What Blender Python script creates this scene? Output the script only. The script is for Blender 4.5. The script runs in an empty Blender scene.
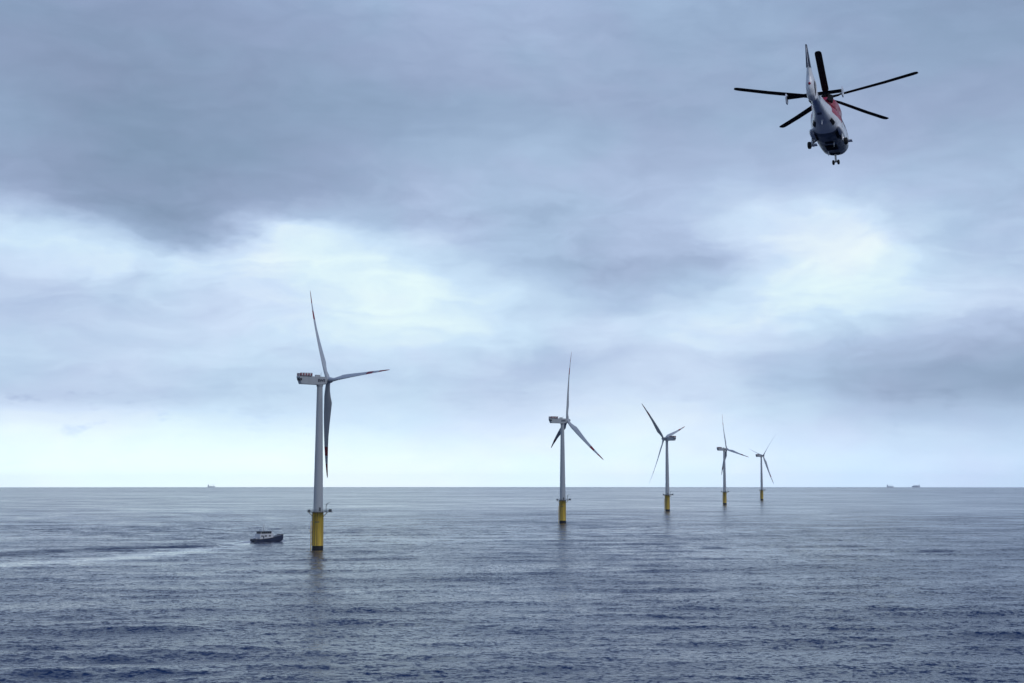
import bpy, math, random
import numpy as np
from mathutils import Vector, Matrix

random.seed(4)
R = math.radians
S = bpy.context.scene
COL = S.collection

# ------------------------------------------------------------------ camera
CAM_H = 36.7                 # metres above the water
PITCH = R(5.65)
LENS = 49.99
cam_d = bpy.data.cameras.new('camera')
cam = bpy.data.objects.new('camera', cam_d)
COL.objects.link(cam)
cam_d.sensor_width = 36.0
cam_d.lens = LENS
cam_d.clip_start = 1.0
cam_d.clip_end = 120000.0
cam.location = (0, 0, CAM_H)
cam.rotation_euler = (math.pi / 2 + PITCH, 0, 0)
S.camera = cam

S.view_settings.view_transform = 'Standard'
S.view_settings.look = 'None'
S.view_settings.exposure = 0.0
S.view_settings.gamma = 1.0
S.view_settings.use_curve_mapping = False

# ------------------------------------------------------------------ sun (behind the overcast)
SUN_EL, SUN_AZ = R(44), R(138)        # azimuth clockwise from +Y (the view)
sl = bpy.data.lights.new('sun', 'SUN')
sl.energy = 0.9
sl.angle = R(25)
sl.color = (1.0, 0.975, 0.94)
sun = bpy.data.objects.new('sun', sl)
COL.objects.link(sun)
sd = Vector((math.sin(SUN_AZ) * math.cos(SUN_EL), math.cos(SUN_AZ) * math.cos(SUN_EL), math.sin(SUN_EL)))
sun.rotation_euler = sd.to_track_quat('Z', 'Y').to_euler()
sun.location = (0, 0, 500)

# ------------------------------------------------------------------ sky: Nishita behind a layered overcast
W = bpy.data.worlds.new('World')
S.world = W
W.use_nodes = True
nt = W.node_tree
nt.nodes.clear()


def s2l(c):
    return tuple(((v / 255) / 12.92 if v / 255 <= 0.04045 else ((v / 255 + 0.055) / 1.055) ** 2.4) for v in c)


class NT:
    """small helper for node trees"""
    def __init__(self, tree):
        self.t = tree

    def n(self, kind, **kw):
        nd = self.t.nodes.new(kind)
        for k, v in kw.items():
            setattr(nd, k, v)
        return nd

    def put(self, sock, v):
        if isinstance(v, (int, float, tuple)):
            sock.default_value = v
        elif v is not None:
            self.t.links.new(v, sock)

    def m(self, op, a, b=None, c=None, clamp=False):
        nd = self.n('ShaderNodeMath', operation=op, use_clamp=clamp)
        self.put(nd.inputs[0], a)
        self.put(nd.inputs[1], b)
        self.put(nd.inputs[2], c)
        return nd.outputs[0]

    def xyz(self, x, y, z):
        nd = self.n('ShaderNodeCombineXYZ')
        for s, v in zip(nd.inputs, (x, y, z)):
            self.put(s, v)
        return nd.outputs[0]

    def noise(self, vec, scale, detail=4, rough=0.5, dist=0.0):
        nd = self.n('ShaderNodeTexNoise')
        self.put(nd.inputs['Vector'], vec)
        nd.inputs['Scale'].default_value = scale
        nd.inputs['Detail'].default_value = detail
        nd.inputs['Roughness'].default_value = rough
        nd.inputs['Distortion'].default_value = dist
        return nd

    def rng(self, v, a, b, c, d, kind='SMOOTHSTEP'):
        nd = self.n('ShaderNodeMapRange', interpolation_type=kind)
        for s, q in zip(nd.inputs, (v, a, b, c, d)):
            self.put(s, q)
        return nd.outputs[0]

    def mix(self, f, a, b):
        nd = self.n('ShaderNodeMix', data_type='FLOAT')
        self.put(nd.inputs[0], f)
        self.put(nd.inputs[2], a)
        self.put(nd.inputs[3], b)
        return nd.outputs[0]

    def mixc(self, f, a, b, blend='MIX'):
        nd = self.n('ShaderNodeMix', data_type='RGBA', blend_type=blend)
        self.put(nd.inputs[0], f)
        self.put(nd.inputs[6], a)
        self.put(nd.inputs[7], b)
        return nd.outputs[2]


# cloud brightness: azimuth from -20 to +20 degrees across, one line per elevation
CLOUDS = [
    (0.0,  '92 97 99 99 99 98 96 95 93 90 86 82 78 74 70 64 60'),
    (0.9,  '94 97 98 98 98 95 93 92 90 88 86 82 78 74 68 64 62'),
    (1.9,  '92 92 92 92 92 88 84 84 84 86 86 82 76 68 62 58 56'),
    (2.7,  '80 82 78 76 78 76 74 76 74 80 84 80 70 58 50 46 46'),
    (3.3,  '62 62 62 60 66 70 70 68 66 74 80 76 62 46 36 30 28'),
    (4.1,  '60 58 64 62 64 62 62 60 56 58 68 70 58 42 34 28 24'),
    (4.9,  '66 66 68 72 70 68 70 66 56 54 66 72 62 46 38 32 28'),
    (5.7,  '62 62 66 72 72 76 82 78 70 66 72 78 74 62 54 48 42'),
    (6.5,  '56 56 60 68 74 84 94 90 76 68 72 80 84 80 76 70 64'),
    (7.3,  '58 58 62 68 78 90 98 94 74 58 56 68 84 90 84 72 66'),
    (8.1,  '66 68 70 76 86 96 98 90 62 46 40 50 78 92 88 66 56'),
    (8.9,  '76 80 78 82 96 99 92 74 54 44 42 52 82 98 86 62 54'),
    (9.7,  '80 60 36 44 86 82 68 56 46 44 46 60 86 94 78 58 50'),
    (10.5, '58 20 13 15 38 48 44 44 42 44 48 60 80 82 66 52 46'),
    (11.1, '36 13 10 12 22 36 42 46 42 44 50 54 62 62 54 48 43'),
    (11.7, '22 11 09 11 15 26 38 46 44 46 48 48 50 50 48 44 40'),
    (12.9, '22 10 08 10 14 24 32 38 42 42 40 40 40 39 38 36 35'),
    (14.5, '18 08 07 09 12 17 21 26 30 31 30 30 30 29 28 26 25'),
    (16.1, '14 09 09 11 15 20 24 28 31 31 30 29 28 26 24 22 20'),
    (17.6, '14 12 13 15 19 24 29 34 36 34 32 31 29 26 22 19 17'),
    (19.1, '22 20 20 22 26 30 34 38 40 38 36 34 30 26 22 18 15'),
    (26.0, '30 28 26 28 30 34 36 38 38 36 34 32 30 28 26 24 22'),
    (45.0, '20 20 20 22 22 24 24 24 24 24 22 22 22 20 20 20 20'),
]
SKY_STRENGTH = 0.1
HAZE_DENSITY = 2.2e-5
k = NT(nt)
tc = k.n('ShaderNodeTexCoord')
nrm = k.n('ShaderNodeVectorMath', operation='NORMALIZE')
nt.links.new(tc.outputs['Generated'], nrm.inputs[0])
sep = k.n('ShaderNodeSeparateXYZ')
nt.links.new(nrm.outputs[0], sep.inputs[0])
dx, dy, dz = sep.outputs
DEG = 180 / math.pi
az = k.m('MULTIPLY', k.m('ARCTAN2', dx, dy), DEG)
el = k.m('MULTIPLY', k.m('ARCSINE', dz), DEG)
# turbulence: bends the cloud edges, stronger high up where the clouds are nearer
cv = k.xyz(k.m('MULTIPLY', az, 0.22), k.m('MULTIPLY', el, 0.5), 3.7)
wn = k.noise(cv, 1.0, 7, 0.5)
wsep = k.n('ShaderNodeSeparateColor')
nt.links.new(wn.outputs['Color'], wsep.inputs[0])
grow = k.m('MULTIPLY', k.rng(el, 0.5, 8.0, 0.3, 1.0, 'LINEAR'), k.rng(el, 9.5, 14.0, 1.0, 0.62))
waz = k.m('MULTIPLY_ADD', k.m('MULTIPLY', k.m('SUBTRACT', wsep.outputs[0], 0.5), grow), 6.5, az)
wel = k.m('MULTIPLY_ADD', k.m('MULTIPLY', k.m('SUBTRACT', wsep.outputs[1], 0.5), grow), 2.6, el)
cv2 = k.xyz(k.m('MULTIPLY', waz, 0.5), k.m('MULTIPLY', wel, 1.35), 9.1)
fine = k.noise(cv2, 1.0, 6, 0.5, 0.3)
wel2 = k.m('MULTIPLY_ADD', k.m('MULTIPLY', k.m('SUBTRACT', fine.outputs[0], 0.5), grow), 1.0, wel)
u = k.m('DIVIDE', k.m('ADD', waz, 20.0), 40.0)
val = None
pe = 0
for e, row in CLOUDS:
    vs = [int(q) / 100 for q in row.split()]
    rp = k.n('ShaderNodeValToRGB')
    cr = rp.color_ramp
    cr.interpolation = 'CARDINAL'
    for i, v in enumerate(vs):
        p = i / (len(vs) - 1)
        s = cr.elements[i] if i < 2 else cr.elements.new(1.0)
        s.position = p
        s.color = (v, v, v, 1)
    nt.links.new(u, rp.inputs[0])
    o = rp.outputs[0]
    val = o if val is None else k.mix(k.rng(wel2, pe, e, 0.0, 1.0, 'LINEAR'), val, o)
    pe = e
# wisps and rolls inside the layers
wisp = k.m('SUBTRACT', fine.outputs[0], 0.5)
val = k.m('MULTIPLY_ADD', k.m('MULTIPLY', wisp, grow), 0.22, val)
# billows: rounded heaps with darker creases between them
bil = k.noise(k.xyz(k.m('MULTIPLY', waz, 0.30), k.m('MULTIPLY', wel, 0.72), 2.2), 1.0, 5, 0.5)
bil = k.m('ABSOLUTE', k.m('SUBTRACT', bil.outputs[0], 0.5))
val = k.m('MULTIPLY_ADD', k.m('MULTIPLY', k.m('SUBTRACT', bil, 0.09), grow), 0.34, val)
roll = k.noise(k.xyz(k.m('MULTIPLY', az, 0.035), k.m('MULTIPLY', el, 0.075), 1.3), 1.0, 5, 0.55)
val = k.m('MULTIPLY_ADD', k.m('SUBTRACT', roll.outputs[0], 0.5), k.rng(el, 14, 40, 0.1, 0.6), val)
# flat grey layers lying one over another
lay = k.noise(k.xyz(k.m('MULTIPLY', waz, 0.06), k.m('MULTIPLY', wel2, 0.85), 6.4), 1.0, 4, 0.55)
val = k.m('MULTIPLY_ADD', k.m('SUBTRACT', lay.outputs[0], 0.52), k.m('MULTIPLY', k.rng(el, 1.5, 4.0, 0.0, 1.0), k.rng(el, 8.0, 13.0, 0.26, 0.08)), val)
# small ragged scud low over the horizon
scud = k.noise(k.xyz(k.m('MULTIPLY', az, 0.42), k.m('MULTIPLY', el, 1.0), 5.5), 1.0, 6, 0.6)
sc = k.rng(scud.outputs[0], 0.54, 0.68, 0.0, 1.0)
band = k.m('MULTIPLY', k.rng(el, 1.3, 2.2, 0.0, 1.0), k.rng(el, 3.2, 5.0, 1.0, 0.0))
val = k.m('MULTIPLY_ADD', k.m('MULTIPLY', k.m('MULTIPLY', sc, band), k.rng(az, -20, -9, 1.0, 0.3)), -0.17, val)
ramp = k.n('ShaderNodeValToRGB')
cr = ramp.color_ramp
stops = [(0.0, (128, 147, 176)), (0.25, (150, 169, 200)), (0.5, (179, 199, 229)), (0.75, (208, 228, 251)), (1.0, (238, 253, 255))]
for i, (p, c) in enumerate(stops):
    s = cr.elements[i] if i < 2 else cr.elements.new(1.0)
    s.position = p
    s.color = s2l(c) + (1,)
nt.links.new(val, ramp.inputs[0])
# slow drift of tint between violet and cyan in the cloud sheet
tint = k.noise(k.xyz(k.m('MULTIPLY', az, 0.16), k.m('MULTIPLY', el, 0.3), 7.7), 1.0, 3, 0.5)
tr = k.mixc(k.rng(tint.outputs[0], 0.35, 0.65, 0.0, 1.0), (0.97, 1.015, 1.0, 1), (1.015, 0.995, 1.0, 1))
cloud = k.mixc(1.0, ramp.outputs[0], tr, 'MULTIPLY')
gain = k.n('ShaderNodeVectorMath', operation='SCALE')
# brighter low down: the light of the horizon reaches us through the sea haze
low = k.rng(el, 0.2, 3.6, 1.16, 1.0)
# unseen zenith made darker and bluer to deepen the near sea's reflections
over = k.rng(el, 15, 44, 0.0, 1.0)
cloud = k.mixc(over, cloud, (0.20, 0.37, 0.74, 1), 'MULTIPLY')
# unseen sky behind the viewer dimmed, added to darken faces turned this way
back = k.rng(dy, -0.5, 0.75, 0.85, 1.0)
nt.links.new(cloud, gain.inputs[0])
# the open sky beyond the haze is brighter the more sea haze lies before it
hz_len = k.m('MINIMUM', k.m('DIVIDE', 125.3, k.m('MAXIMUM', dz, 0.0005)), 26000.0)
hz_t = k.m('EXPONENT', k.m('MULTIPLY', hz_len, -HAZE_DENSITY))
low = k.m('DIVIDE', low, k.m('MULTIPLY_ADD', hz_t, 0.72, 0.28))
k.put(gain.inputs['Scale'], k.m('MULTIPLY', k.m('MULTIPLY', low, back), 1.0 / SKY_STRENGTH))
sky = k.n('ShaderNodeTexSky')
sky.sky_type = 'NISHITA'
sky.sun_disc = False
sky.sun_elevation = SUN_EL
sky.sun_rotation = SUN_AZ
sky.air_density = 1.0
sky.dust_density = 1.5
final = k.mixc(0.95, sky.outputs[0], gain.outputs[0])
bg = k.n('ShaderNodeBackground')
bg.inputs['Strength'].default_value = SKY_STRENGTH
nt.links.new(final, bg.inputs[0])
wo = k.n('ShaderNodeOutputWorld')
nt.links.new(bg.outputs[0], wo.inputs[0])
S.cycles.use_denoising = True
W.cycles.sampling_method = 'MANUAL'
W.cycles.sample_map_resolution = 512

# ------------------------------------------------------------------ helpers
FPX = LENS / 36.0 * 1024
EARTH = 6.371e6
cp, sp = math.cos(PITCH), math.sin(PITCH)


def ray(px, py):
    x, y = (px - 512) / FPX, -(py - 341.5) / FPX
    return Vector((x, cp - y * sp, sp + y * cp)).normalized()


def zsea(x, y):
    return -(x * x + y * y) / (2 * EARTH)


def ground(px, dist):
    """point on the water in the direction of image column px, dist metres away"""
    d = ray(px, 483)
    s = dist / math.hypot(d.x, d.y)
    x, y = d.x * s, d.y * s
    return Vector((x, y, zsea(x, y)))


def sea_at(px, py):
    d = ray(px, py)
    h = CAM_H
    t = h / -d.z
    for _ in range(6):
        t = (h - zsea(d.x * t, d.y * t)) / -d.z
    return Vector((d.x * t, d.y * t, zsea(d.x * t, d.y * t)))


def mat(name, col, rough=0.6, metal=0.0, vary=0.0, vscale=0.5, streak=None, spec=0.5, grime=None):
    m = bpy.data.materials.new(name)
    m.use_nodes = True
    t = m.node_tree
    q = NT(t)
    b = t.nodes['Principled BSDF']
    b.inputs['Roughness'].default_value = rough
    b.inputs['Metallic'].default_value = metal
    b.inputs['Specular IOR Level'].default_value = spec
    c4 = tuple(col) + (1,)
    b.inputs['Base Color'].default_value = c4
    if vary:
        g = q.n('ShaderNodeTexCoord')
        mp = q.n('ShaderNodeMapping')
        mp.inputs['Scale'].default_value = streak or (1, 1, 1)
        t.links.new(g.outputs['Object'], mp.inputs[0])
        n = q.noise(mp.outputs[0], vscale, 6, 0.6)
        dk = tuple(grime) + (1,) if grime else tuple(v * (1 - vary) for v in col) + (1,)
        f = q.rng(n.outputs[0], 0.42, 0.72, 0.0, 1.0 if not grime else vary)
        t.links.new(q.mixc(f, c4, dk), b.inputs['Base Color'])
        t.links.new(q.rng(n.outputs[0], 0.3, 0.7, rough * 0.8, min(1, rough * 1.2)), b.inputs['Roughness'])
    return m


class MB:
    """collects faces for ONE mesh object"""
    def __init__(self):
        self.v, self.f, self.mi, self.sm = [], [], [], []

    def add(self, verts, faces, mi=0, smooth=False):
        o = len(self.v)
        self.v += [tuple(p) for p in verts]
        for i, f in enumerate(faces):
            self.f.append(tuple(o + a for a in f))
            self.mi.append(mi[i] if isinstance(mi, list) else mi)
            self.sm.append(smooth)

    def box(self, c, s, mi=0, M=None):
        vs = [Vector((c[0] + a * s[0] / 2, c[1] + b * s[1] / 2, c[2] + d * s[2] / 2)) for d in (-1, 1) for b in (-1, 1) for a in (-1, 1)]
        if M:
            vs = [M @ p for p in vs]
        self.add(vs, [(0, 2, 3, 1), (4, 5, 7, 6), (0, 1, 5, 4), (2, 6, 7, 3), (0, 4, 6, 2), (1, 3, 7, 5)], mi)

    def prism(self, poly, lo, hi, axis=0, mi=0):
        """poly in the plane across axis, extruded lo..hi along it"""
        def P(a, b, w):
            return {0: (w, a, b), 1: (a, w, b), 2: (a, b, w)}[axis]
        n = len(poly)
        vs = [P(a, b, lo) for a, b in poly] + [P(a, b, hi) for a, b in poly]
        self.add(vs, [tuple(range(n))[::-1], tuple(range(n, 2 * n))] + [(i, (i + 1) % n, n + (i + 1) % n, n + i) for i in range(n)], mi)

    def tube(self, p0, p1, r0, r1=None, n=8, mi=0, cap=True):
        p0, p1 = Vector(p0), Vector(p1)
        r1 = r0 if r1 is None else r1
        d = (p1 - p0).normalized()
        a = d.orthogonal().normalized()
        b = d.cross(a)
        vs = []
        for p, r in ((p0, r0), (p1, r1)):
            vs += [p + (a * math.cos(2 * math.pi * i / n) + b * math.sin(2 * math.pi * i / n)) * r for i in range(n)]
        self.add(vs, [(i, (i + 1) % n, n + (i + 1) % n, n + i) for i in range(n)], mi, n > 6)
        if cap:
            self.add(vs, [tuple(range(n))[::-1], tuple(range(n, 2 * n))], mi)

    def path(self, pts, r, n=6, mi=0):
        for a, b in zip(pts, pts[1:]):
            self.tube(a, b, r, r, n, mi)

    def rings(self, rings, mi=0, smooth=True, cap=True, fm=None):
        n = len(rings[0])
        vs = [p for r in rings for p in r]
        fs, ms = [], []
        for j in range(len(rings) - 1):
            for i in range(n):
                a, b = j * n + i, j * n + (i + 1) % n
                q = (a, b, b + n, a + n)
                fs.append(q)
                if fm:
                    ms.append(fm(sum((Vector(vs[w]) for w in q), Vector()) / 4))
                else:
                    ms.append(mi)
        self.add(vs, fs, ms, smooth)
        if cap:
            self.add(rings[0], [tuple(range(n))[::-1]], ms[0])
            self.add(rings[-1], [tuple(range(n))], ms[-1])

    def lathe(self, prof, n=24, mi=0, c=(0, 0), fm=None, axis='z'):
        rs = []
        for r, z in prof:
            pts = []
            for i in range(n):
                a = 2 * math.pi * i / n
                u_, v_ = r * math.cos(a), r * math.sin(a)
                pts.append(Vector((c[0] + u_, c[1] + v_, z)) if axis == 'z' else (Vector((u_, z, v_)) if axis == 'y' else Vector((z, u_, v_))))
            rs.append(pts)
        self.rings(rs, mi, True, True, fm)

    def build(self, name, mats, parent=None, M=None):
        me = bpy.data.meshes.new(name)
        me.from_pydata(self.v, [], self.f)
        for m in (mats if isinstance(mats, (list, tuple)) else [mats]):
            me.materials.append(m)
        me.polygons.foreach_set('material_index', self.mi)
        me.polygons.foreach_set('use_smooth', self.sm)
        me.update()
        o = bpy.data.objects.new(name, me)
        COL.objects.link(o)
        if parent:
            o.parent = parent
        if M is not None:
            o.matrix_local = M
        return o


def thing(name, label, cat, loc=(0, 0, 0), rot=(0, 0, 0), group=None):
    o = bpy.data.objects.new(name, None)
    COL.objects.link(o)
    o.location = loc
    o.rotation_euler = rot
    o['label'] = label
    o['category'] = cat
    if group:
        o['group'] = group
    o.empty_display_size = 1
    return o


def dup(o, parent, M=None):
    c = o.copy()
    COL.objects.link(c)
    c.parent = parent
    c.matrix_local = o.matrix_local if M is None else M
    return c


# ------------------------------------------------------------------ the sea
WIND = R(172)          # the waves run a little obliquely towards the camera
BOAT_D = 904.0
BOAT_P = ground(267.8, BOAT_D)
BOAT_HEAD = R(45)
trail = [sea_at(*p) for p in ((253, 541.5), (236, 543.8), (216, 547.5), (166, 553.5), (100, 559.5), (0, 565), (-120, 571))]
dark = [sea_at(*p) for p in ((216, 545.8), (176, 547.2), (126, 548.6), (63, 550.5), (0, 555), (-120, 560))]


def seg_dist(X, Y, pts):
    """distance to a polyline, and how far along it"""
    best = np.full(X.shape, 1e9)
    along = np.zeros(X.shape)
    acc = 0.0
    for a, b in zip(pts, pts[1:]):
        vx, vy = b.x - a.x, b.y - a.y
        L = math.hypot(vx, vy)
        t = np.clip(((X - a.x) * vx + (Y - a.y) * vy) / (L * L), 0, 1)
        d = np.hypot(X - a.x - t * vx, Y - a.y - t * vy)
        s = d < best
        best = np.where(s, d, best)
        along = np.where(s, acc + t * L, along)
        acc += L
    return best, along, acc


def build_sea():
    azs = np.concatenate([np.linspace(-180, -30, 40)[:-1], np.linspace(-30, -23, 60)[:-1], np.linspace(-23, 23, 1050),
                          np.linspace(23, 30, 60)[1:], np.linspace(30, 180, 40)[1:-1]])
    rr = [2.0]
    while rr[-1] < 200:
        rr.append(rr[-1] * 1.12)
    while rr[-1] < 24500:
        q_ = rr[-1]
        rr.append(q_ + min(max(3.2, 3.2 * (q_ / 1200) ** 2.2), 0.75 * q_ ** 2 / (CAM_H * FPX), 0.012 * q_))
    r = np.array(rr)
    dr = np.gradient(r)
    A, Rr = np.meshgrid(np.radians(azs), r)
    DR = np.broadcast_to(dr[:, None], Rr.shape)
    X, Y = Rr * np.sin(A), Rr * np.cos(A)
    rng = np.random.default_rng(11)
    Z = np.zeros_like(X)
    near = (r > 150) & (r < 6000)
    i0, i1 = np.argmax(near), len(r) - np.argmax(near[::-1])
    xs, ys, drs = X[i0:i1], Y[i0:i1], DR[i0:i1]
    zz = np.zeros_like(xs)
    # gusts: the chop is stronger in some patches
    patch = np.zeros_like(xs)
    for _ in range(9):
        lam = rng.uniform(120, 480)
        th = rng.uniform(0, 2 * math.pi)
        patch += np.sin((xs * math.cos(th) * 0.45 + ys * math.sin(th)) * 2 * math.pi / lam + rng.uniform(0, 6.28))
    patch = 1 + 0.22 * patch / 1.5
    for lam in np.geomspace(3.2, 62, 54):
        th = WIND + rng.normal(0, 0.42 if lam < 20 else 0.25)
        amp = 0.0080 * lam ** 0.62 * (1.0 if lam < 30 else 0.85)
        kx, ky = math.sin(th) * 2 * math.pi / lam, math.cos(th) * 2 * math.pi / lam
        fade = np.clip((lam / drs - 2.4) / 3.5, 0, 1)
        ph = kx * xs + ky * ys + rng.uniform(0, 6.28)
        zz += amp * fade * (np.cos(ph) + 0.22 * np.cos(2 * ph)) * (patch if lam < 25 else 1)
    d, s, L = seg_dist(xs, ys, trail)
    zz *= 1 - 0.75 * np.exp(-(d / (10 + 0.045 * s)) ** 2)
    d, s, L = seg_dist(xs, ys, dark)
    pk = np.exp(-(d / 20.0) ** 2) * (1 - 0.5 * s / L)
    zz += 0.75 * pk * np.cos(d * 2 * math.pi / 17.0) * (0.7 + 0.3 * np.sin(s / 23.0))
    Z[i0:i1] = zz
    Z += -(Rr ** 2) / (2 * EARTH)
    d, s, L = seg_dist(X, Y, dark)
    chop = np.exp(-(d / (14 + 0.03 * s)) ** 2) * (0.75 + 0.25 * np.sin(s / 31.0) * np.sin(s / 13.0 + 1)) * np.clip(s / 30, 0, 1)
    d, s, L = seg_dist(X, Y, trail)
    wid = 10 + 0.045 * s
    slick = np.exp(-(d / wid) ** 2) * (1 - 0.35 * s / L)
    foam = np.exp(-(d / (5.5 + 0.02 * s)) ** 2) * np.exp(-s / 35.0)
    # churned water and bow wave round the crew boat
    f = (math.sin(BOAT_HEAD), math.cos(BOAT_HEAD))
    lx = (X - BOAT_P.x) * f[0] + (Y - BOAT_P.y) * f[1]
    ly = (X - BOAT_P.x) * f[1] - (Y - BOAT_P.y) * f[0]
    ell = np.sqrt((lx / 12.5) ** 2 + (ly / 5.5) ** 2)
    foam = np.maximum(foam, 1.0 * np.exp(-((ell - 0.95) / 0.28) ** 2))
    nr, na = X.shape
    co = np.stack([X, Y, Z], -1).reshape(-1, 3).astype(np.float32)
    co = np.vstack([co, np.array([[0, 0, 0]], np.float32)])
    j, i = np.meshgrid(np.arange(nr - 1), np.arange(na), indexing='ij')
    i2 = (i + 1) % na
    q = np.stack([j * na + i, (j + 1) * na + i, (j + 1) * na + i2, j * na + i2], -1).reshape(-1, 4)
    c = nr * na
    ii = np.arange(na)
    tri = np.stack([np.full(na, c), ii, (ii + 1) % na], -1)
    me = bpy.data.meshes.new('sea')
    me.vertices.add(len(co))
    me.vertices.foreach_set('co', co.ravel())
    nl = q.size + tri.size
    me.loops.add(nl)
    me.loops.foreach_set('vertex_index', np.concatenate([q[:, ::-1].ravel(), tri[:, ::-1].ravel()]).astype(np.int32))
    me.polygons.add(len(q) + len(tri))
    st = np.concatenate([np.arange(len(q)) * 4, q.size + np.arange(len(tri)) * 3]).astype(np.int32)
    me.polygons.foreach_set('loop_start', st)
    me.polygons.foreach_set('use_smooth', np.ones(len(st), bool))
    me.update(calc_edges=True)
    for nm, arr in (('slick', slick), ('foam', foam), ('chop', chop)):
        at = me.attributes.new(nm, 'FLOAT', 'POINT')
        at.data.foreach_set('value', np.append(arr.ravel(), 0).astype(np.float32))
    o = bpy.data.objects.new('sea', me)
    COL.objects.link(o)
    o['kind'] = 'structure'
    return o


def sea_material():
    m = bpy.data.materials.new('sea_water')
    m.use_nodes = True
    t = m.node_tree
    q = NT(t)
    b = t.nodes['Principled BSDF']
    b.inputs['IOR'].default_value = 1.333
    b.inputs['Specular Tint'].default_value = (0.74, 0.88, 1.0, 1)
    g = q.n('ShaderNodeNewGeometry')
    mp = q.n('ShaderNodeMapping')
    mp.inputs['Rotation'].default_value = (0, 0, R(8))
    mp.inputs['Scale'].default_value = (0.75, 1.0, 1.0)
    t.links.new(g.outputs['Position'], mp.inputs[0])
    P = mp.outputs[0]
    n1 = q.noise(P, 0.55, 4, 0.6, 0.35)      # chop of a few metres
    n2 = q.noise(P, 1.5, 2, 0.55, 0.2)         # ripples
    gust = q.noise(P, 0.0075, 4, 0.55, 0.5)   # wind patches
    sl_ = q.n('ShaderNodeAttribute', attribute_name='slick')
    fo = q.n('ShaderNodeAttribute', attribute_name='foam')
    gust2 = q.noise(P, 0.0011, 4, 0.55, 0.4)  # broad lanes of rougher water
    ch_ = q.n('ShaderNodeAttribute', attribute_name='chop')
    gs = q.m('MULTIPLY', q.rng(gust.outputs[0], 0.34, 0.66, 0.72, 1.22), q.rng(gust2.outputs[0], 0.36, 0.64, 0.85, 1.15))
    # facet slopes steepened nearby and eased far off to darken the near water
    px = q.n('ShaderNodeSeparateXYZ')
    t.links.new(g.outputs['Position'], px.inputs[0])
    gs = q.m('MULTIPLY', gs, q.rng(px.outputs[1], 230, 950, 1.4, 0.82))
    gs = q.m('ADD', gs, q.m('MULTIPLY', ch_.outputs['Fac'], 1.5))
    gs = q.m('MULTIPLY', gs, q.m('SUBTRACT', 1.0, q.m('MULTIPLY', sl_.outputs['Fac'], 0.92)))
    # facets: slopes of the chop and the ripples tip the normal
    def slope(nd, amount):
        v = q.n('ShaderNodeVectorMath', operation='SUBTRACT')
        t.links.new(nd.outputs['Color'], v.inputs[0])
        v.inputs[1].default_value = (0.5, 0.5, 0.5)
        w = q.n('ShaderNodeVectorMath', operation='MULTIPLY')
        t.links.new(v.outputs[0], w.inputs[0])
        w.inputs[1].default_value = (amount * 1.2, amount, 0)
        return w.outputs[0]
    sm = q.n('ShaderNodeVectorMath', operation='ADD')
    t.links.new(slope(n1, 1.0), sm.inputs[0])
    t.links.new(slope(n2, 0.85), sm.inputs[1])
    sg = q.n('ShaderNodeVectorMath', operation='SCALE')
    t.links.new(sm.outputs[0], sg.inputs[0])
    t.links.new(gs, sg.inputs['Scale'])
    ad = q.n('ShaderNodeVectorMath', operation='ADD')
    t.links.new(g.outputs['Normal'], ad.inputs[0])
    t.links.new(sg.outputs[0], ad.inputs[1])
    no = q.n('ShaderNodeVectorMath', operation='NORMALIZE')
    t.links.new(ad.outputs[0], no.inputs[0])
    t.links.new(no.outputs[0], b.inputs['Normal'])
    # foam: broken white water
    fn = q.noise(P, 0.55, 5, 0.7)
    ff = q.m('ADD', fo.outputs['Fac'], q.m('MULTIPLY', q.m('SUBTRACT', fn.outputs[0], 0.5), 1.3))
    ff = q.m('MULTIPLY', q.rng(ff, 0.25, 0.75, 0.0, 0.8), q.rng(fo.outputs['Fac'], 0.02, 0.2, 0, 1))
    t.links.new(q.mixc(ff, (0.004, 0.018, 0.066, 1), (0.72, 0.75, 0.77, 1)), b.inputs['Base Color'])
    t.links.new(q.mix(ff, q.rng(gs, 0.3, 1.6, 0.08, 0.24, 'LINEAR'), 0.75), b.inputs['Roughness'])
    return m


sea = build_sea()
sea.data.materials.append(sea_material())

# ------------------------------------------------------------------ sea haze
hm = bpy.data.materials.new('sea_haze')
hm.use_nodes = True
ht = hm.node_tree
ht.nodes.clear()
pv = ht.nodes.new('ShaderNodeVolumePrincipled')
pv.inputs['Color'].default_value = (0.86, 0.93, 1.0, 1)
pv.inputs['Density'].default_value = HAZE_DENSITY
pv.inputs['Anisotropy'].default_value = 0.0
ho = ht.nodes.new('ShaderNodeOutputMaterial')
ht.links.new(pv.outputs[0], ho.inputs['Volume'])
mb = MB()
mb.box((0, 0, 54), (52000, 52000, 216))
hz = mb.build('haze', hm)
hz['kind'] = 'stuff'

# ------------------------------------------------------------------ materials
M_white = mat('pale_grey_coating', (0.44, 0.47, 0.485), 0.45, vary=0.14, vscale=0.35, streak=(1, 1, 0.12))
M_blade = mat('blade_gelcoat', (0.50, 0.53, 0.545), 0.4, vary=0.08, vscale=0.2)
M_red = mat('signal_red_band', (0.30, 0.03, 0.04), 0.45, vary=0.2, vscale=0.4)
M_yellow = mat('yellow_foundation_paint', (0.80, 0.55, 0.07), 0.5, vary=0.5, vscale=0.55, streak=(1, 1, 0.1), grime=(0.30, 0.17, 0.05))
M_black = mat('marine_growth', (0.018, 0.017, 0.015), 0.8, vary=0.5, vscale=1.0)
M_steel = mat('dark_galvanised_steel', (0.10, 0.11, 0.12), 0.55, metal=0.3, vary=0.3, vscale=1.0)
M_deck = mat('platform_grating', (0.13, 0.13, 0.13), 0.8, vary=0.3, vscale=1.5)
M_dark = mat('dark_vent', (0.025, 0.028, 0.035), 0.6)
M_logo = mat('navy_lettering', (0.012, 0.02, 0.05), 0.5)
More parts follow.
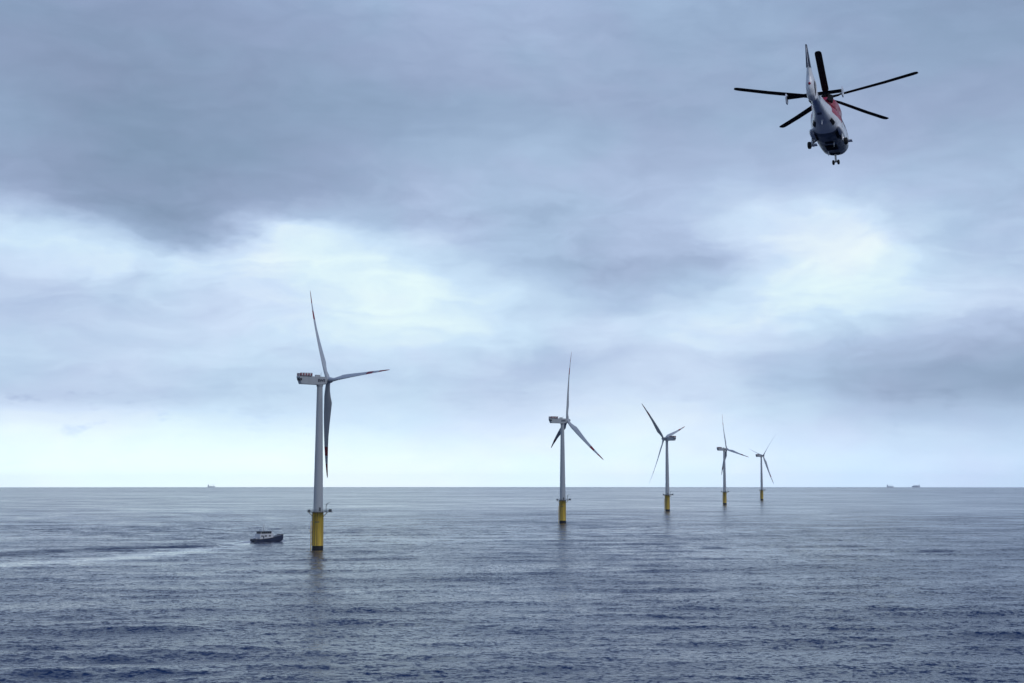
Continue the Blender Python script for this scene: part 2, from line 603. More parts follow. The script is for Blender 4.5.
M_rail = mat('dull_red_guard_panel', (0.30, 0.05, 0.07), 0.55, vary=0.3, vscale=1.0)
M_railwhite = mat('white_guard_panel', (0.62, 0.62, 0.63), 0.5, vary=0.15, vscale=1.0)

# ------------------------------------------------------------------ wind turbines
HUB_H = 92.4
TP_H = 20.4


def blade_mesh():
    mb = MB()
    L = 61.8
    prof = [(0.0, 1.25, 1.0), (0.03, 1.25, 1.0), (0.08, 1.45, 0.85), (0.14, 1.85, 0.5), (0.20, 2.25, 0.33), (0.30, 2.05, 0.26), (0.42, 1.7, 0.22), (0.55, 1.3, 0.2),
            (0.66, 1.1, 0.19), (0.665, 1.09, 0.19), (0.755, 0.92, 0.18), (0.76, 0.91, 0.18), (0.845, 0.66, 0.17), (0.85, 0.65, 0.17), (0.95, 0.42, 0.17), (0.985, 0.24, 0.17), (1.0, 0.05, 0.2)]
    n = 18
    rs = []
    for t, ch, th in prof:
        z = 1.2 + t * L
        tw = R(-(56 - 11 * t))            # parked: pitched towards feather
        bend = 4.6 * t ** 2.2          # pre-bend, upwind
        ring = []
        for i in range(n):
            a = 2 * math.pi * i / n
            x = math.cos(a) * ch
            y = math.sin(a) * ch * th * (1.0 if th > 0.9 else (0.62 + 0.38 * math.cos(a)))
            if t > 0.1:
                x -= 0.35 * ch * min(1, (t - 0.1) / 0.1)
            ring.append(Vector((x * math.cos(tw) - y * math.sin(tw), x * math.sin(tw) + y * math.cos(tw) + bend, z)))
        rs.append(ring)

    def fm(c):
        t = (c.z - 1.2) / L
        return 1 if 0.66 < t < 0.757 or t > 0.845 else 0
    mb.rings(rs, fm=fm)
    return mb


def text_mesh(body, size, depth):
    cu = bpy.data.curves.new('lettering', 'FONT')
    cu.body = body
    cu.size = size
    cu.extrude = depth
    cu.offset = 0.05
    cu.align_x = 'CENTER'
    cu.align_y = 'CENTER'
    o = bpy.data.objects.new('lettering', cu)
    COL.objects.link(o)
    bpy.context.view_layer.update()
    me = bpy.data.meshes.new_from_object(o.evaluated_get(bpy.context.evaluated_depsgraph_get()))
    bpy.data.objects.remove(o)
    bpy.data.curves.remove(cu)
    me.name = 'lettering'
    return me


def make_turbine(label, px, dist, axis_az, angles, TURN=0.0):
    """axis_az: compass direction the rotor faces, clockwise from +Y; angles of the blades from straight up"""
    g = ground(px, dist)
    t = thing('wind_turbine', label, 'wind turbine', g, (0, 0, 0), 'wind turbines in a row on the sea')
    va = math.atan2(g.x, g.y)
    BR = Matrix.Rotation(-va + TURN, 4, 'Z')    # the landing side turned the same way on each foundation
    # foundation
    mb = MB()
    mb.lathe([(3.0, -6), (3.0, 2.3), (3.0, 18.2), (3.06, 18.25), (3.06, 18.6), (2.95, 18.65), (2.95, TP_H)], 40)
    fo = mb.build('foundation', M_yellow, t, BR)
    mb = MB()
    mb.lathe([(3.03, -5), (3.03, 2.1), (3.01, 2.35)], 40)
    mb.build('waterline_band', M_black, fo)
    mb = MB()                                    # boat landing: two fender tubes and a ladder
    for dxx in (-0.55, 0.55):
        a0 = Vector((-3.75, dxx - 0.9, -2))
        mb.tube(a0, (-3.75, dxx - 0.9, 15.5), 0.16)
        for z in (3.5, 8.0, 12.5, 15.3):
            mb.tube((-2.6, dxx - 0.9, z), (-3.75, dxx - 0.9, z), 0.10)
    for z in np.arange(0.5, 19.8, 0.45):
        mb.tube((-3.55, -1.2, z), (-3.55, -0.6, z), 0.04, n=5)
    mb.tube((-3.55, -1.2, -1), (-3.55, -1.2, TP_H), 0.05)
    mb.tube((-3.55, -0.6, -1), (-3.55, -0.6, TP_H), 0.05)
    mb.box((-3.9, -0.9, 10.2), (1.5, 1.6, 0.12))
    for dxx in (-1.65, -0.15):
        mb.tube((-4.6, dxx, 10.2), (-4.6, dxx, 11.3), 0.05)
    mb.tube((-4.6, -1.65, 11.3), (-4.6, -0.15, 11.3), 0.05)
    mb.build('boat_landing', M_yellow, fo)
    mb = MB()
    for aa in (R(195), R(238), R(262)):
        c_, s_ = math.cos(aa) * 3.16, math.sin(aa) * 3.16
        mb.tube((c_, s_, 2.45), (c_, s_, TP_H), 0.14, n=8)
    mb.build('cable_tube', mat('weathered_yellow', (0.26, 0.17, 0.05), 0.6, vary=0.4, vscale=0.5) if 'weathered_yellow' not in bpy.data.materials else bpy.data.materials['weathered_yellow'], fo)
    mb = MB()
    mb.box((-0.4, -3.02, 15.2), (2.2, 0.12, 0.5))
    mb.build('nameplate', M_steel, fo)
    # work platform
    mb = MB()
    n = 16
    for i in range(n):
        a0, a1 = 2 * math.pi * i / n, 2 * math.pi * (i + 1) / n
        P_ = [(r * math.cos(a), r * math.sin(a)) for r, a in ((2.5, a0), (5.9, a0), (5.9, a1), (2.5, a1))]
        mb.prism(P_, TP_H, TP_H + 0.28, 2)
    for i in range(8):
        a = 2 * math.pi * (i + 0.5) / 8
        mb.tube((3.0 * math.cos(a), 3.0 * math.sin(a), TP_H - 2.3), (5.5 * math.cos(a), 5.5 * math.sin(a), TP_H), 0.14, mi=1)
    mb.box((6.5, 0.2, TP_H + 0.142), (2.6, 4.4, 0.272))
    pl = mb.build('platform', [M_deck, M_yellow], t, BR)
    mb = MB()
    for i in range(32):
        a = 2 * math.pi * i / 32
        p = Vector((5.8 * math.cos(a), 5.8 * math.sin(a), TP_H + 0.2))
        mb.tube(p, p + Vector((0, 0, 1.15)), 0.05, n=5)
        a2 = 2 * math.pi * (i + 1) / 32
        p2 = Vector((5.8 * math.cos(a2), 5.8 * math.sin(a2), TP_H + 0.2))
        for z in (0.55, 1.15):
            mb.tube(p + Vector((0, 0, z)), p2 + Vector((0, 0, z)), 0.05, n=5)
    mb.build('railing', M_steel, pl)
    mb = MB()                                    # davit crane and cabinets on the right of the deck
    mb.tube((4.3, -1.5, TP_H + .2), (4.3, -1.5, TP_H + 4.6), 0.16)
    mb.tube((4.3, -1.5, TP_H + 4.5), (6.3, -2.1, TP_H + 5.4), 0.11)
    mb.tube((4.3, -1.5, TP_H + 3.4), (5.3, -1.8, TP_H + 4.95), 0.07)
    mb.build('crane', M_steel, pl)
    mb = MB()
    mb.box((6.6, 0.6, TP_H + 0.98), (1.5, 2.2, 1.4))
    mb.build('cabinet', M_steel, pl)
    mb = MB()
    mb.box((-4.9, 0.6, TP_H + 0.9), (1.0, 1.6, 1.2))
    mb.build('cabinet', M_steel, pl)
    # tower
    mb = MB()
    prof = []
    z0, z1 = TP_H + 0.1, HUB_H - 2.6
    for i in range(13):
        f = i / 12
        r = 2.6 + (1.55 - 2.6) * f ** 1.15
        prof.append((r, z0 + (z1 - z0) * f))
    mb.lathe(prof, 40)
    tw = mb.build('tower', M_white, t, BR)
    mb = MB()
    mb.box((0.9, -2.46, TP_H + 1.6), (1.0, 0.25, 2.1))
    mb.build('door', M_steel, tw)
    # nacelle, local +Y towards the rotor
    NM = Matrix.Translation((0, 0, HUB_H)) @ Matrix.Rotation(-axis_az, 4, 'Z')
    mb = MB()
    side = [(3.0, -2.0), (3.3, -1.2), (3.3, 1.6), (2.7, 2.1), (-12.9, 2.2), (-12.9, 1.6), (-11.6, -2.15), (-1.2, -2.3)]
    mb.rings([[Vector((x * (0.93 if zz < -1.9 or zz > 1.9 else 1), yy, zz)) for yy, zz in side] for x in (-2.15, -2.05, 2.05, 2.15)], smooth=False)
    mb.tube((0, 0, -3.3), (0, 0, -2.2), 1.75, 1.95, 28)
    na = mb.build('nacelle', M_white, t, NM)
    mb = MB()
    mb.prism([(-12.5, 2.2), (-5.6, 2.2), (-5.6, 2.32), (-12.5, 2.32)], -2.5, 2.5)
    mb.prism([(-12.97, 0.9), (-12.68, 0.9), (-12.3, -0.3), (-12.42, -0.4)], -1.2, 1.2)
    for sx in (-1, 1):
        mb.prism([(-12.75, 0.9), (-11.4, 0.9), (-11.4, -0.3), (-12.3, -0.3)], sx * 2.10 - 0.08, sx * 2.10 + 0.08)
    mb.build('vent', M_dark, na)
    mb = MB()                                    # guard panels round the hoist deck, red and white
    seq = np.linspace(-12.5, -5.6, 10)
    for sx in (-1, 1):
        for i, (a, b) in enumerate(zip(seq, seq[1:])):
            mb.box((sx * 2.5, (a + b) / 2, 3.05), (0.07, b - a - 0.1, 1.25), i % 2)
            mb.tube((sx * 2.5, a, 2.2), (sx * 2.5, a, 3.95), 0.07, n=6, mi=2)
        mb.tube((sx * 2.5, seq[0], 3.9), (sx * 2.5, seq[-1], 3.9), 0.07, n=6, mi=2)
        mb.tube((sx * 2.5, seq[-1], 2.2), (sx * 2.5, seq[-1], 3.95), 0.16, n=6, mi=2)
    for i, x in enumerate(np.linspace(-2.0, 2.0, 5)):
        for yy in (-12.5, -5.6):
            mb.box((x, yy, 3.05), (0.9, 0.07, 1.25), i % 2)
    mb.build('guard_rail', [M_rail, M_railwhite, M_steel], na)
    mb = MB()
    mb.box((0, -1.4, 2.6), (1.6, 2.6, 1.1))
    mb.tube((0.7, 0.6, 2.0), (0.7, 0.6, 4.6), 0.06, n=6)
    mb.tube((-0.7, 0.6, 2.0), (-0.7, 0.6, 4.2), 0.06, n=6)
    mb.build('weather_mast', M_white, na)
    for sx in (-1, 1):
        o = bpy.data.objects.new('lettering', LOGO)
        COL.objects.link(o)
        o.parent = na
        o.matrix_local = Matrix.Translation((sx * 2.17, 0.15, -0.1)) @ Matrix.Rotation(sx * math.pi / 2, 4, 'Z') @ Matrix.Rotation(math.pi / 2, 4, 'X')
    # hub and blades
    HM = NM @ Matrix.Translation((0, 5.0, 0.4)) @ Matrix.Rotation(R(6), 4, 'X')
    mb = MB()
    mb.lathe([(1.5, -2.2), (1.75, -1.6), (1.75, 0.9), (1.5, 1.9), (0.95, 2.7), (0.3, 3.05), (0.02, 3.1)], 28, axis='y')
    mb.build('hub', M_white, t, HM)
    for i, a in enumerate(angles):
        BM = HM @ Matrix.Rotation(R(a), 4, 'Y') @ Matrix.Rotation(R(-2.7), 4, 'X')
        if BLADE[0] is None:
            BLADE[0] = blade_mesh().build('blade', [M_blade, M_red], t, BM)
        else:
            dup(BLADE[0], t, BM)
    return t


BLADE = [None]
LOGO = text_mesh('EWE', 2.1, 0.02)
LOGO.materials.append(M_logo)


make_turbine('largest and nearest wind turbine, right of the blue and white boat', 318.5, 789, R(59.3), (-31.0, 89.0, 209.0))
make_turbine('second largest wind turbine, one blade straight up and two angled down', 562.6, 1297, R(66.8), (6.9, 126.9, -113.1))
make_turbine('wind turbine with its nacelle pointing right, one blade slanting up left', 667.3, 1850, R(-50.5), (-46, 74, 194), R(-10))
make_turbine('second farthest wind turbine, one blade straight up and one reaching right', 724.6, 2440, R(70.8), (-15.7, 104.3, -135.7), R(8))
make_turbine('smallest and farthest wind turbine, at the right end of the row', 761.7, 3050, R(65.1), (-75.4, 44.6, 164.6), R(-6))

# ------------------------------------------------------------------ crew boat
M_navy = mat('navy_hull_paint', (0.016, 0.026, 0.068), 0.35, vary=0.3, vscale=0.4)
M_cabin = mat('white_boat_paint', (0.66, 0.67, 0.68), 0.4, vary=0.12, vscale=0.5)
M_glass = mat('dark_window_glass', (0.012, 0.016, 0.022), 0.08)
M_bdeck = mat('boat_deck', (0.09, 0.11, 0.14), 0.8, vary=0.3, vscale=0.8)
M_rubber = mat('black_rubber', (0.015, 0.015, 0.016), 0.85)
M_orange = mat('orange_raft', (0.55, 0.12, 0.02), 0.5)

bt = thing('crew_boat', 'small navy blue and white crew transfer boat motoring left of the nearest wind turbine', 'boat', BOAT_P, (0, 0, -BOAT_HEAD))


def hull_part():
    mb = MB()
    for sx in (-1, 1):
        rs = []
        for y, w, zb, zt in ((-10, 1.1, -0.6, 1.75), (-6, 1.25, -0.9, 1.8), (0, 1.25, -1.0, 2.3), (4, 1.2, -0.9, 2.9), (7.5, 0.9, -0.5, 3.5), (9.4, 0.45, 0.3, 3.95), (10.4, 0.12, 1.2, 4.2)):
            c = sx * (2.4 + 0.5 * max(0, (y - 4) / 6.4) * 0.4)
            rs.append([Vector((c - w, y, zt)), Vector((c - w * 0.9, y, (zb + zt) * 0.45)), Vector((c, y, zb)), Vector((c + w * 0.9, y, (zb + zt) * 0.45)), Vector((c + w, y, zt))])
        mb.rings(rs, smooth=False)
    rs = []
    for y, w, zt in ((-10, 3.5, 1.72), (-6, 3.62, 1.78), (0, 3.62, 2.26), (4, 3.6, 2.86), (7.5, 3.4, 3.44), (9.6, 2.9, 3.9)):
        rs.append([Vector((-w, y, zt - 0.75)), Vector((w, y, zt - 0.75)), Vector((w, y, zt)), Vector((-w, y, zt))])
    mb.rings(rs, smooth=False)
    return mb


hl = hull_part().build('hull', M_navy, bt)
mb = MB()
mb.tube((-3.0, 10.0, 4.0), (3.0, 10.0, 4.0), 0.42, n=10)
mb.build('bow_fender', M_rubber, hl)
mb = MB()
for sx in (-1, 1):
    pts = [(sx * 3.66, y, z) for y, z in ((-10, 1.6), (-6, 1.65), (0, 2.12), (4, 2.72), (7.5, 3.3))]
    mb.path(pts, 0.13)
mb.build('rubbing_strake', M_rubber, hl)
mb = MB()
rs = [[Vector((-3.3, y, z)), Vector((3.3, y, z)), Vector((3.3, y, z + 0.06)), Vector((-3.3, y, z + 0.06))] for y, z in ((-9.8, 1.74), (-6, 1.8), (0, 2.28), (4, 2.88), (7.4, 3.46))]
mb.rings(rs, smooth=False)
mb.build('deck', M_bdeck, hl)
mb = MB()
# deckhouse with a wheelhouse over it
mb.prism([(-7.2, 1.75), (2.9, 2.6), (2.4, 4.95), (-6.9, 4.95)], -2.9, 2.9)
mb.prism([(-6.3, 4.9), (2.3, 4.9), (1.5, 6.3), (-5.9, 6.3)], -2.45, 2.45)
cb = mb.build('cabin', M_cabin, bt)
mb = MB()
mb.prism([(-6.5, 6.3), (2.2, 6.3), (2.0, 6.55), (-6.4, 6.55)], -2.7, 2.7)
mb.build('roof', M_navy, cb)
for sx in (-1, 1):
    mb = MB()
    for i in range(5):
        a = -5.9 + i * 1.5
        mb.prism([(a, 5.05), (a + 1.44, 5.05), (a + 1.40, 6.18), (a + 0.05, 6.18)], sx * 2.46 - 0.03, sx * 2.46 + 0.03)
    mb.build('wheelhouse_window', M_glass, cb)
    for a, w in ((-6.2, 1.1), (-3.6, 1.5), (-0.6, 1.5)):
        mb = MB()
        mb.box((sx * 2.91, a + w / 2, 3.65), (0.05, w, 0.75))
        mb.build('cabin_window', M_glass, cb)
    mb = MB()
    mb.box((sx * 2.92, -4.45, 2.95), (0.05, 0.8, 1.8))
    mb.build('door', M_navy, cb)
for yy, lean in ((2.22, -0.44), (-6.27, 0.22)):
    mb = MB()
    for x in (-1.55, 0, 1.55):
        vs = [Vector((x + sx * 0.68, yy - (0.35 if lean < 0 else -0.05) * 0 + lean * (z - 4.9) / 1.0 * 1.0 - (0.05 if lean > 0 else -0.05), z)) for sx, z in ((-1, 5.05), (1, 5.05), (1, 6.15), (-1, 6.15))]
        vs2 = [v + Vector((0, 0.06 if lean < 0 else -0.06, 0)) for v in vs]
        mb.add(vs + vs2, [(0, 1, 2, 3), (7, 6, 5, 4), (0, 4, 5, 1), (1, 5, 6, 2), (2, 6, 7, 3), (3, 7, 4, 0)])
    mb.build('wheelhouse_window', M_glass, cb)
mb = MB()
mb.tube((0, -2.6, 6.5), (0, -2.6, 11.0), 0.15)
mb.tube((-1.3, -2.6, 8.6), (1.3, -2.6, 8.6), 0.06)
mb.tube((-0.9, -2.2, 6.5), (0, -2.6, 8.6), 0.06)
mb.tube((0.9, -2.2, 6.5), (0, -2.6, 8.6), 0.06)
mb.box((0, -2.3, 8.0), (1.8, 0.25, 0.2))
mb.tube((1.3, -2.6, 8.6), (1.3, -2.6, 10.0), 0.03, n=5)
mb.tube((-1.3, -2.6, 8.6), (-1.3, -2.6, 9.6), 0.03, n=5)
mb.build('mast', M_cabin, bt)
for sx in (-1, 1):
    mb = MB()
    pr = None
    for y, z in ((3.4, 2.85), (5, 3.1), (6.5, 3.35), (8, 3.6), (9.4, 3.9)):
        w = 3.45 - max(0, y - 7) * 0.2
        p = Vector((sx * w, y, z))
        mb.tube(p, p + Vector((0, 0, 1.05)), 0.04, n=5)
        if pr:
            mb.tube(pr + Vector((0, 0, 1.05)), p + Vector((0, 0, 1.05)), 0.04, n=5)
            mb.tube(pr + Vector((0, 0, 0.55)), p + Vector((0, 0, 0.55)), 0.03, n=5)
        pr = p
    mb.build('railing', M_cabin, bt)
mb = MB()
mb.tube((-1.6, -8.6, 2.3), (1.6, -8.6, 2.3), 0.42, n=12)
mb.build('life_raft', M_cabin, bt)

# ------------------------------------------------------------------ ships on the horizon
M_ship = mat('ship_haze_grey', (0.80, 0.86, 0.93), 0.6, vary=0.3, vscale=0.05)  # hull, cargo and crane colour paled to stand in for distance haze
M_shipw = mat('ship_white', (0.78, 0.82, 0.88), 0.6, vary=0.2, vscale=0.05)


def ship(label, px, dist, L, kind, flip=1):
    g = ground(px, dist)
    va = math.atan2(g.x, g.y)
    t = thing('cargo_ship', label, 'ship', g, (0, 0, -va + (math.pi if flip < 0 else 0)), 'ships far off on the horizon')
    mb = MB()
    h = 11
    rs = [[Vector((x, -w, h + sh)), Vector((x, -w * 0.85, -3)), Vector((x, w * 0.85, -3)), Vector((x, w, h + sh))] for x, w, sh in
          ((-L / 2, 9, 0), (-L * 0.4, 11, 0), (L * 0.3, 11, 0), (L * 0.44, 6, 2), (L * 0.52, 0.6, 4))]
    mb.rings(rs, smooth=False)
    mb.build('hull', M_ship, t)
    mb = MB()
    mb.box((-L * 0.36, 0, h + 9), (L * 0.14, 17, 18))
    mb.box((-L * 0.35, 0, h + 19), (L * 0.10, 20, 3))
    mb.tube((-L * 0.42, 0, h + 5), (-L * 0.42, 0, h + 25), 2.2)
    mb.build('superstructure', M_shipw, t)
    mb = MB()
    if kind == 'stack':
        for i in range(5):
            mb.box((-L * 0.18 + i * L * 0.125, 0, h + (7 if i < 4 else 5)), (L * 0.115, 19, 14 if i < 4 else 10))
        mb.build('container_stack', M_ship, t)
    else:
        for x in (-0.1, 0.12, 0.32):
            mb.tube((x * L, 0, h), (x * L, 0, h + 20), 1.2)
            mb.tube((x * L, 0, h + 16), (x * L + 14, 0, h + 21), 0.8)
        mb.build('deck_crane', M_ship, t)


ship('faint cargo ship with deck cranes on the horizon at the left, far beyond the boat', 211.3, 18500, 92, 'crane')
ship('faint ship on the right-hand horizon, left one of the two, with a tall superstructure', 890, 19500, 85, 'crane')
ship('faint boxy container ship on the horizon, the farthest right of all the ships', 916, 19000, 100, 'stack', -1)

# ------------------------------------------------------------------ helicopter (local: +X right, +Y nose, +Z up)
M_hwhite = mat('white_gloss_paint', (0.86, 0.87, 0.88), 0.25, vary=0.08, vscale=1.2)
M_hred = mat('crimson_gloss_paint', (0.45, 0.03, 0.06), 0.3, vary=0.1, vscale=1.0)
M_hnavy = mat('dark_belly_paint', (0.15, 0.17, 0.22), 0.4, vary=0.6, vscale=1.6)
M_rotor = mat('black_rotor', (0.014, 0.015, 0.018), 0.85, spec=0.2)
M_hdark = mat('dark_recess', (0.01, 0.011, 0.014), 0.7)
M_metal = mat('bare_metal', (0.4, 0.4, 0.42), 0.35, metal=0.8)

HEL_D = 100.0
hub_px = (827.0, 97.5)
hub_w = Vector((0, 0, CAM_H)) + ray(*hub_px) * HEL_D
HEAD = math.atan2(hub_w.x, hub_w.y) + R(7.5)
HM = Matrix.Rotation(-HEAD, 4, 'Z') @ Matrix.Rotation(R(-2.5), 4, 'X') @ Matrix.Rotation(R(-2.5), 4, 'Y')
HUBZ = 3.25
hloc = hub_w - (HM @ Vector((0, 0, HUBZ)))
he = thing('helicopter', 'white, red and dark blue helicopter with five black rotor blades flying away overhead', 'helicopter', hloc, HM.to_euler())

SEC = [(-7.35, 0.16, 1.2, 1.6), (-6.8, .24, 1.08, 1.66), (-5.5, .33, .95, 1.74), (-4.0, .47, .76, 1.82), (-3.0, .66, .54, 1.88), (-2.3, .86, .28, 1.92), (-1.6, .98, .08, 1.95),
       (-.5, 1.0, 0.0, 1.97), (1.0, 1.0, 0.0, 1.96), (2.2, .97, 0.0, 1.9), (3.0, .92, .04, 1.68), (3.6, .72, .16, 1.38), (4.05, .42, .36, 1.08), (4.3, .12, .6, .84)]
SEC = np.array(SEC)


def sec(y):
    return [np.interp(y, SEC[:, 0], SEC[:, i]) for i in (1, 2, 3)]


def surf(y, a, off=0.0):
    """point on the fuselage at station y; a from straight down, positive to the right"""
    w, zb, zt = sec(y)
    e = 2 / 2.7
    s_, c_ = math.sin(a), -math.cos(a)
    x = math.copysign(abs(s_) ** e, s_) * (w + off)
    z = (zb + zt) / 2 + math.copysign(abs(c_) ** e, c_) * ((zt - zb) / 2 + off)
    return Vector((x, y, z))


ys = sorted(set(list(np.linspace(-7.35, 4.3, 70)) + list(SEC[:, 0])))
mb = MB()
NA = 48


def livery(c):
    w, zb, zt = sec(c.y)
    if c.z > 1.12 + 0.02 * c.y and c.y > -3.2 and c.z > zb + 0.5 * (zt - zb):
        return 1
    if c.y > -2.0 and c.z < 0.42 - 0.05 * c.y + 0.22 * max(0, c.y - 1.5):
        return 2
    return 0


mb.rings([[surf(y, 2 * math.pi * i / NA) for i in range(NA)] for y in ys], fm=livery)
fu = mb.build('fuselage', [M_hwhite, M_hred, M_hnavy], he)


def patch(name, y0, y1, a0, a1, m, parent, off=0.02, n=8):
    mb = MB()
    for lay in (0, 1):
        pts = [[surf(y0 + (y1 - y0) * i / n, R(a0 + (a1 - a0) * j / n), off if lay else off - 0.05) for j in range(n + 1)] for i in range(n + 1)]
        fl = [p for r_ in pts for p in r_]
        fs = [(i * (n + 1) + j, i * (n + 1) + j + 1, (i + 1) * (n + 1) + j + 1, (i + 1) * (n + 1) + j) for i in range(n) for j in range(n)]
        mb.add(fl, fs, 0, True)
    return mb.build(name, m, parent)


for sx in (-1, 1):
    patch('vent', -3.15, -2.55, sx * 38, sx * 62, M_hdark, fu)
    patch('wheel_well', -1.75, -0.75, sx * 30, sx * 56, M_hdark, fu)
    for y0, y1 in ((-0.9, 0.2), (0.35, 1.25), (1.4, 2.3)):
        patch('cabin_window', y0, y1, sx * 100, sx * 128, M_glass, fu)
    patch('cockpit_window', 2.45, 3.3, sx * 96, sx * 140, M_glass, fu)
    patch('door_seam', 1.3, 1.36, sx * 50, sx * 130, M_hdark, fu)
    patch('door_seam', -1.02, -0.96, sx * 60, sx * 130, M_hdark, fu)
patch('belly_panel', 0.3, 1.5, -16, 16, M_rotor, fu)
patch('belly_panel', 2.3, 3.1, -14, 14, M_hdark, fu)
patch('belly_panel', -0.6, -0.1, -10, 10, M_hdark, fu)
patch('boom_vent', -4.6, -4.3, -14, 10, M_hnavy, fu)
mb = MB()
for p, q_ in (((0.3, -0.2, 0.02), (0.3, -0.3, -0.32)), ((-0.35, 1.9, 0.02), (-0.35, 1.8, -0.3)), ((0.0, -3.4, .62), (0.0, -3.6, .32))):
    mb = MB()
    mb.tube(p, q_, 0.05, 0.02, 6)
    mb.build('antenna', M_hwhite, fu)
for sx in (-1, 1):                               # steps and lamps on the flanks
    mb = MB()
    mb.box((sx * 1.18, 0.9, 0.32), (0.42, 0.5, 0.07))
    mb.build('step', M_hwhite, fu)

# engine cowling
mb = MB()
CS = [(-3.3, .25, 1.7, 2.05), (-3.0, .5, 1.65, 2.3), (-2.3, .78, 1.5, 2.55), (-1.0, .88, 1.5, 2.7), (0.5, .86, 1.5, 2.7), (1.3, .66, 1.6, 2.45), (1.9, .4, 1.6, 2.15), (2.15, .15, 1.7, 1.95)]
rs = []
for y, w, zb, zt in CS:
    ring = []
    for i in range(28):
        a = 2 * math.pi * i / 28
        s_, c_ = math.sin(a), -math.cos(a)
        ring.append(Vector((math.copysign(abs(s_) ** .75, s_) * w, y, (zb + zt) / 2 + math.copysign(abs(c_) ** .75, c_) * (zt - zb) / 2)))
    rs.append(ring)
mb.rings(rs)
cw = mb.build('engine_cowling', M_hred, he)
for sx in (-1, 1):
    mb = MB()
    rs = [[Vector((sx * (0.45 + 0.16 * t_) + 0.2 * math.cos(a) * (1 - .05 * t_), -2.3 - 1.05 * t_, 2.1 + 0.05 * t_ + 0.2 * math.sin(a))) for a in np.linspace(0, 2 * math.pi, 15)[:-1]] for t_ in (0, .5, 1)]
    mb.rings(rs)
    mb.build('exhaust', M_hdark, cw)

# tail fin with the shrouded fan
mb = MB()
outline = [(-6.9, 1.05), (-7.25, 0.78), (-7.75, 0.66), (-8.25, 0.82), (-8.5, 1.2), (-8.52, 1.65), (-8.4, 2.1), (-8.55, 2.6), (-8.85, 3.3), (-9.1, 3.95), (-8.62, 4.02), (-8.15, 3.4), (-7.7, 2.75), (-7.2, 2.2), (-6.6, 1.9), (-6.4, 1.5)]
DC, DR_ = (-7.68, 1.44), 0.56
npts = 48
ang = np.linspace(0, 2 * math.pi, npts, endpoint=False)


def cast(a):
    """distance from the duct's centre to the outline along angle a"""
    dx_, dz_ = math.cos(a), math.sin(a)
    best = 0
    for (y0, z0), (y1, z1) in zip(outline, outline[1:] + outline[:1]):
        ex, ez = y1 - y0, z1 - z0
        den = dx_ * ez - dz_ * ex
        if abs(den) < 1e-9:
            continue
        t_ = ((y0 - DC[0]) * ez - (z0 - DC[1]) * ex) / den
        s_ = ((y0 - DC[0]) * dz_ - (z0 - DC[1]) * dx_) / den
        if t_ > 0 and -1e-6 <= s_ <= 1 + 1e-6:
            best = max(best, t_)
    return best


rings_ = []
for side, f in ((1, 0.0), (1, 0.12), (1, 0.6), (1, 1.0), (-1, 1.0), (-1, .6), (-1, .12), (-1, 0.0)):
    ring = []
    for a in ang:
        Rm = max(cast(a), DR_ + 0.06)
        r_ = DR_ + (Rm - DR_) * f
        y_, z_ = DC[0] + r_ * math.cos(a), DC[1] + r_ * math.sin(a)
        th = 0.26 if z_ < 1.9 else max(0.05, 0.26 - 0.22 * (z_ - 1.9))
        th *= 0.72 if f == 0 else (1 if f < 0.5 else (0.75 if f < 1 else 0.12))
        ring.append(Vector((side * th, y_, z_)))
    rings_.append(ring)
rings_.append(rings_[0])
mb.rings(rings_, cap=False)
tf = mb.build('tail_fin', M_hwhite, he)
mb = MB()
for i in range(10):
    a = 2 * math.pi * i / 10
    mb.tube((0, DC[0], DC[1]), (0, DC[0] + 0.54 * math.cos(a), DC[1] + 0.54 * math.sin(a)), 0.03, 0.045, 6)
mb.tube((-0.14, DC[0], DC[1]), (0.12, DC[0], DC[1]), 0.15, n=14)
mb.tube((-0.20, DC[0], DC[1]), (0.20, DC[0], DC[1]), 0.55, n=30)  # solid black disc fills the duct, standing for the shade inside it
mb.build('tail_fan', M_rotor, tf)
mb = MB()
mb.lathe([(0.02, -8.6), (0.08, -8.56), (0.1, -8.44), (0.06, -8.3)], 14, axis='y')
for i_, v_ in enumerate(mb.v):
    mb.v[i_] = (v_[0] * 0.9, v_[1], v_[2] + 1.55)
mb.build('tail_light', M_hred, tf)
mb = MB()
mb.prism([(-8.55, 2.62), (-8.83, 3.3), (-9.06, 3.9), (-8.78, 3.92), (-8.45, 3.3), (-8.2, 2.62)], -0.14, 0.14)
mb.v = [(x * max(0.3, 1 - 0.55 * (z - 2.6)), y, z) for x, y, z in mb.v]
mb.build('rudder_stripe', M_hnavy, tf)

# stabiliser with end plates
mb = MB()
for sx in (-1, 1):
    mb.rings([[Vector((sx * x, -6.35 + c * 0.34, 1.5 + h_)) for c, h_ in ((1, 0), (.3, .07), (-1, .02), (.2, -.06))] for x in (0.1, 1.72)], smooth=False)
st = mb.build('stabiliser', M_rotor, he)
for sx in (-1, 1):
    mb = MB()
    mb.prism([(-6.05, 1.35), (-6.2, 1.65), (-6.65, 1.7), (-6.8, 1.45), (-6.7, 1.1), (-6.3, 1.08)], sx * 1.75 - 0.035, sx * 1.75 + 0.035)
    mb.build('end_plate', M_hwhite, st)

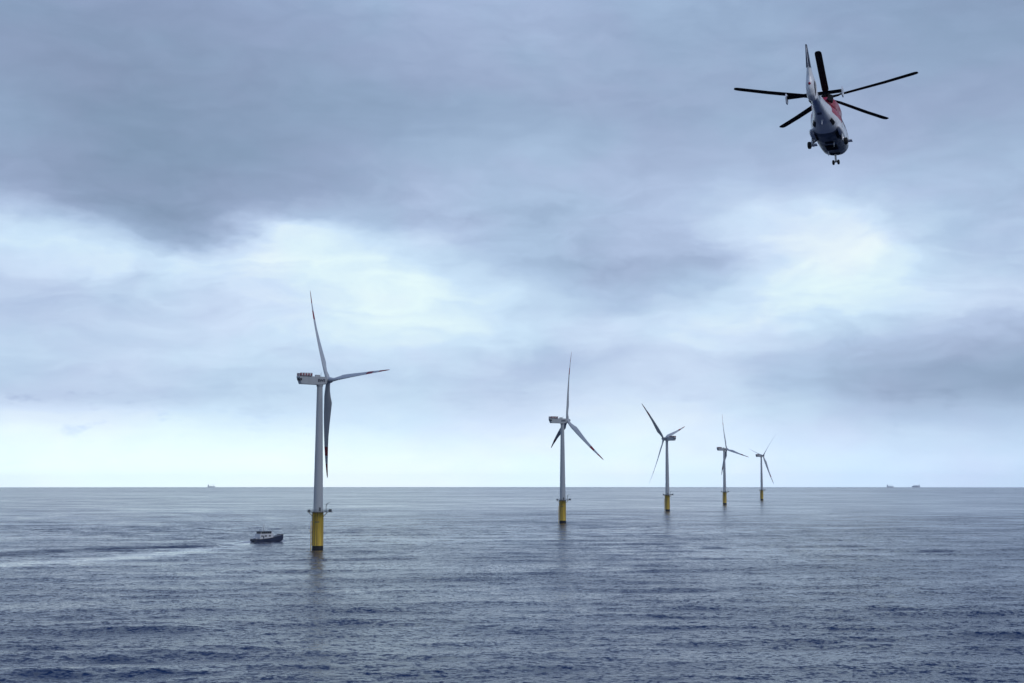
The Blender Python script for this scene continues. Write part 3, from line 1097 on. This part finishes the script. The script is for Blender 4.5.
# main rotor: the disc is tilted forward of the body
RM = Matrix.Translation((0, 0, HUBZ)) @ Matrix.Rotation(R(-7.2), 4, 'X') @ Matrix.Rotation(R(1.6), 4, 'Y')
mb = MB()
mb.tube((0, 0, -0.55), (0, 0, 0.12), 0.17, n=16)
mb.lathe([(0.2, -0.14), (0.42, -0.08), (0.42, 0.06), (0.2, 0.14)], 24)
for i in range(5):
    a = 2 * math.pi * i / 5 + R(8)
    mb.tube((0.3 * math.sin(a), -0.3 * math.cos(a), 0), (0.85 * math.sin(a), -0.85 * math.cos(a), 0.03), 0.10, 0.07, 8)
rh = mb.build('rotor_hub', M_rotor, he, RM)
mb = MB()
rs = []
for x, ch in ((0.75, 0.12), (1.15, 0.22), (1.35, 0.225), (4.0, 0.225), (5.9, 0.225), (6.15, 0.21), (6.3, 0.14)):
    droop = 0.018 * x + 0.0055 * x * x
    tw = R(9 - 1.2 * x)
    rs.append([Vector((x, c * ch * math.cos(tw) - h_ * math.sin(tw), droop + c * ch * math.sin(tw) + h_)) for c, h_ in ((1, 0), (.5, .025), (-.3, .022), (-1, 0), (-.3, -.015), (.5, -.02))])
mb.rings(rs, smooth=False)
b0 = None
for i in range(5):
    a = -math.pi / 2 + 2 * math.pi * i / 5 + R(3)
    BM = RM @ Matrix.Rotation(a, 4, 'Z')
    if b0 is None:
        b0 = mb.build('rotor_blade', M_rotor, he, BM)
    else:
        dup(b0, he, BM)

# landing gear
for sx in (-1, 1):
    mb = MB()
    mb.rings([[Vector((sx * 0.92 + 0.2 * s * math.cos(a), y, 0.42 + 0.26 * s * math.sin(a))) for a in np.linspace(0, 2 * math.pi, 15)[:-1]] for y, s in ((-2.3, .2), (-1.9, .8), (-1.2, 1), (-.3, .9), (0.2, .2))])
    sp_ = mb.build('sponson', M_hwhite, he)
    mb = MB()
    mb.tube((sx * 0.9, -1.1, 0.25), (sx * 1.1, -1.2, -0.28), 0.08)
    mb.tube((sx * 0.75, -0.7, 0.15), (sx * 1.05, -1.15, -0.2), 0.05)
    mb.tube((sx * 0.98, -1.2, -0.28), (sx * 1.2, -1.2, -0.28), 0.06)
    lg = mb.build('main_gear', M_metal, he)
    mb = MB()
    mb.lathe([(0.16, sx * 1.2 - 0.12), (0.24, sx * 1.2 - 0.08), (0.24, sx * 1.2 + 0.08), (0.16, sx * 1.2 + 0.12)], 20, axis='x')
    mb.v = [(x, y - 1.2, z - 0.28) for x, y, z in mb.v]
    mb.build('wheel', M_rubber, lg)
    mb = MB()
    mb.box((sx * 1.0, -0.95, -0.02), (0.05, 0.9, 0.42))
    mb.build('gear_door', M_hwhite, lg)
mb = MB()
mb.tube((0, 2.75, 0.1), (0, 2.8, -0.5), 0.07)
mb.tube((-0.2, 2.8, -0.52), (0.2, 2.8, -0.52), 0.05)
ng = mb.build('nose_gear', M_metal, he)
for sx in (-1, 1):
    mb = MB()
    mb.lathe([(0.11, sx * 0.17 - 0.08), (0.17, sx * 0.17 - 0.05), (0.17, sx * 0.17 + 0.05), (0.11, sx * 0.17 + 0.08)], 18, axis='x')
    mb.v = [(x, y + 2.8, z - 0.55) for x, y, z in mb.v]
    mb.build('wheel', M_rubber, ng)
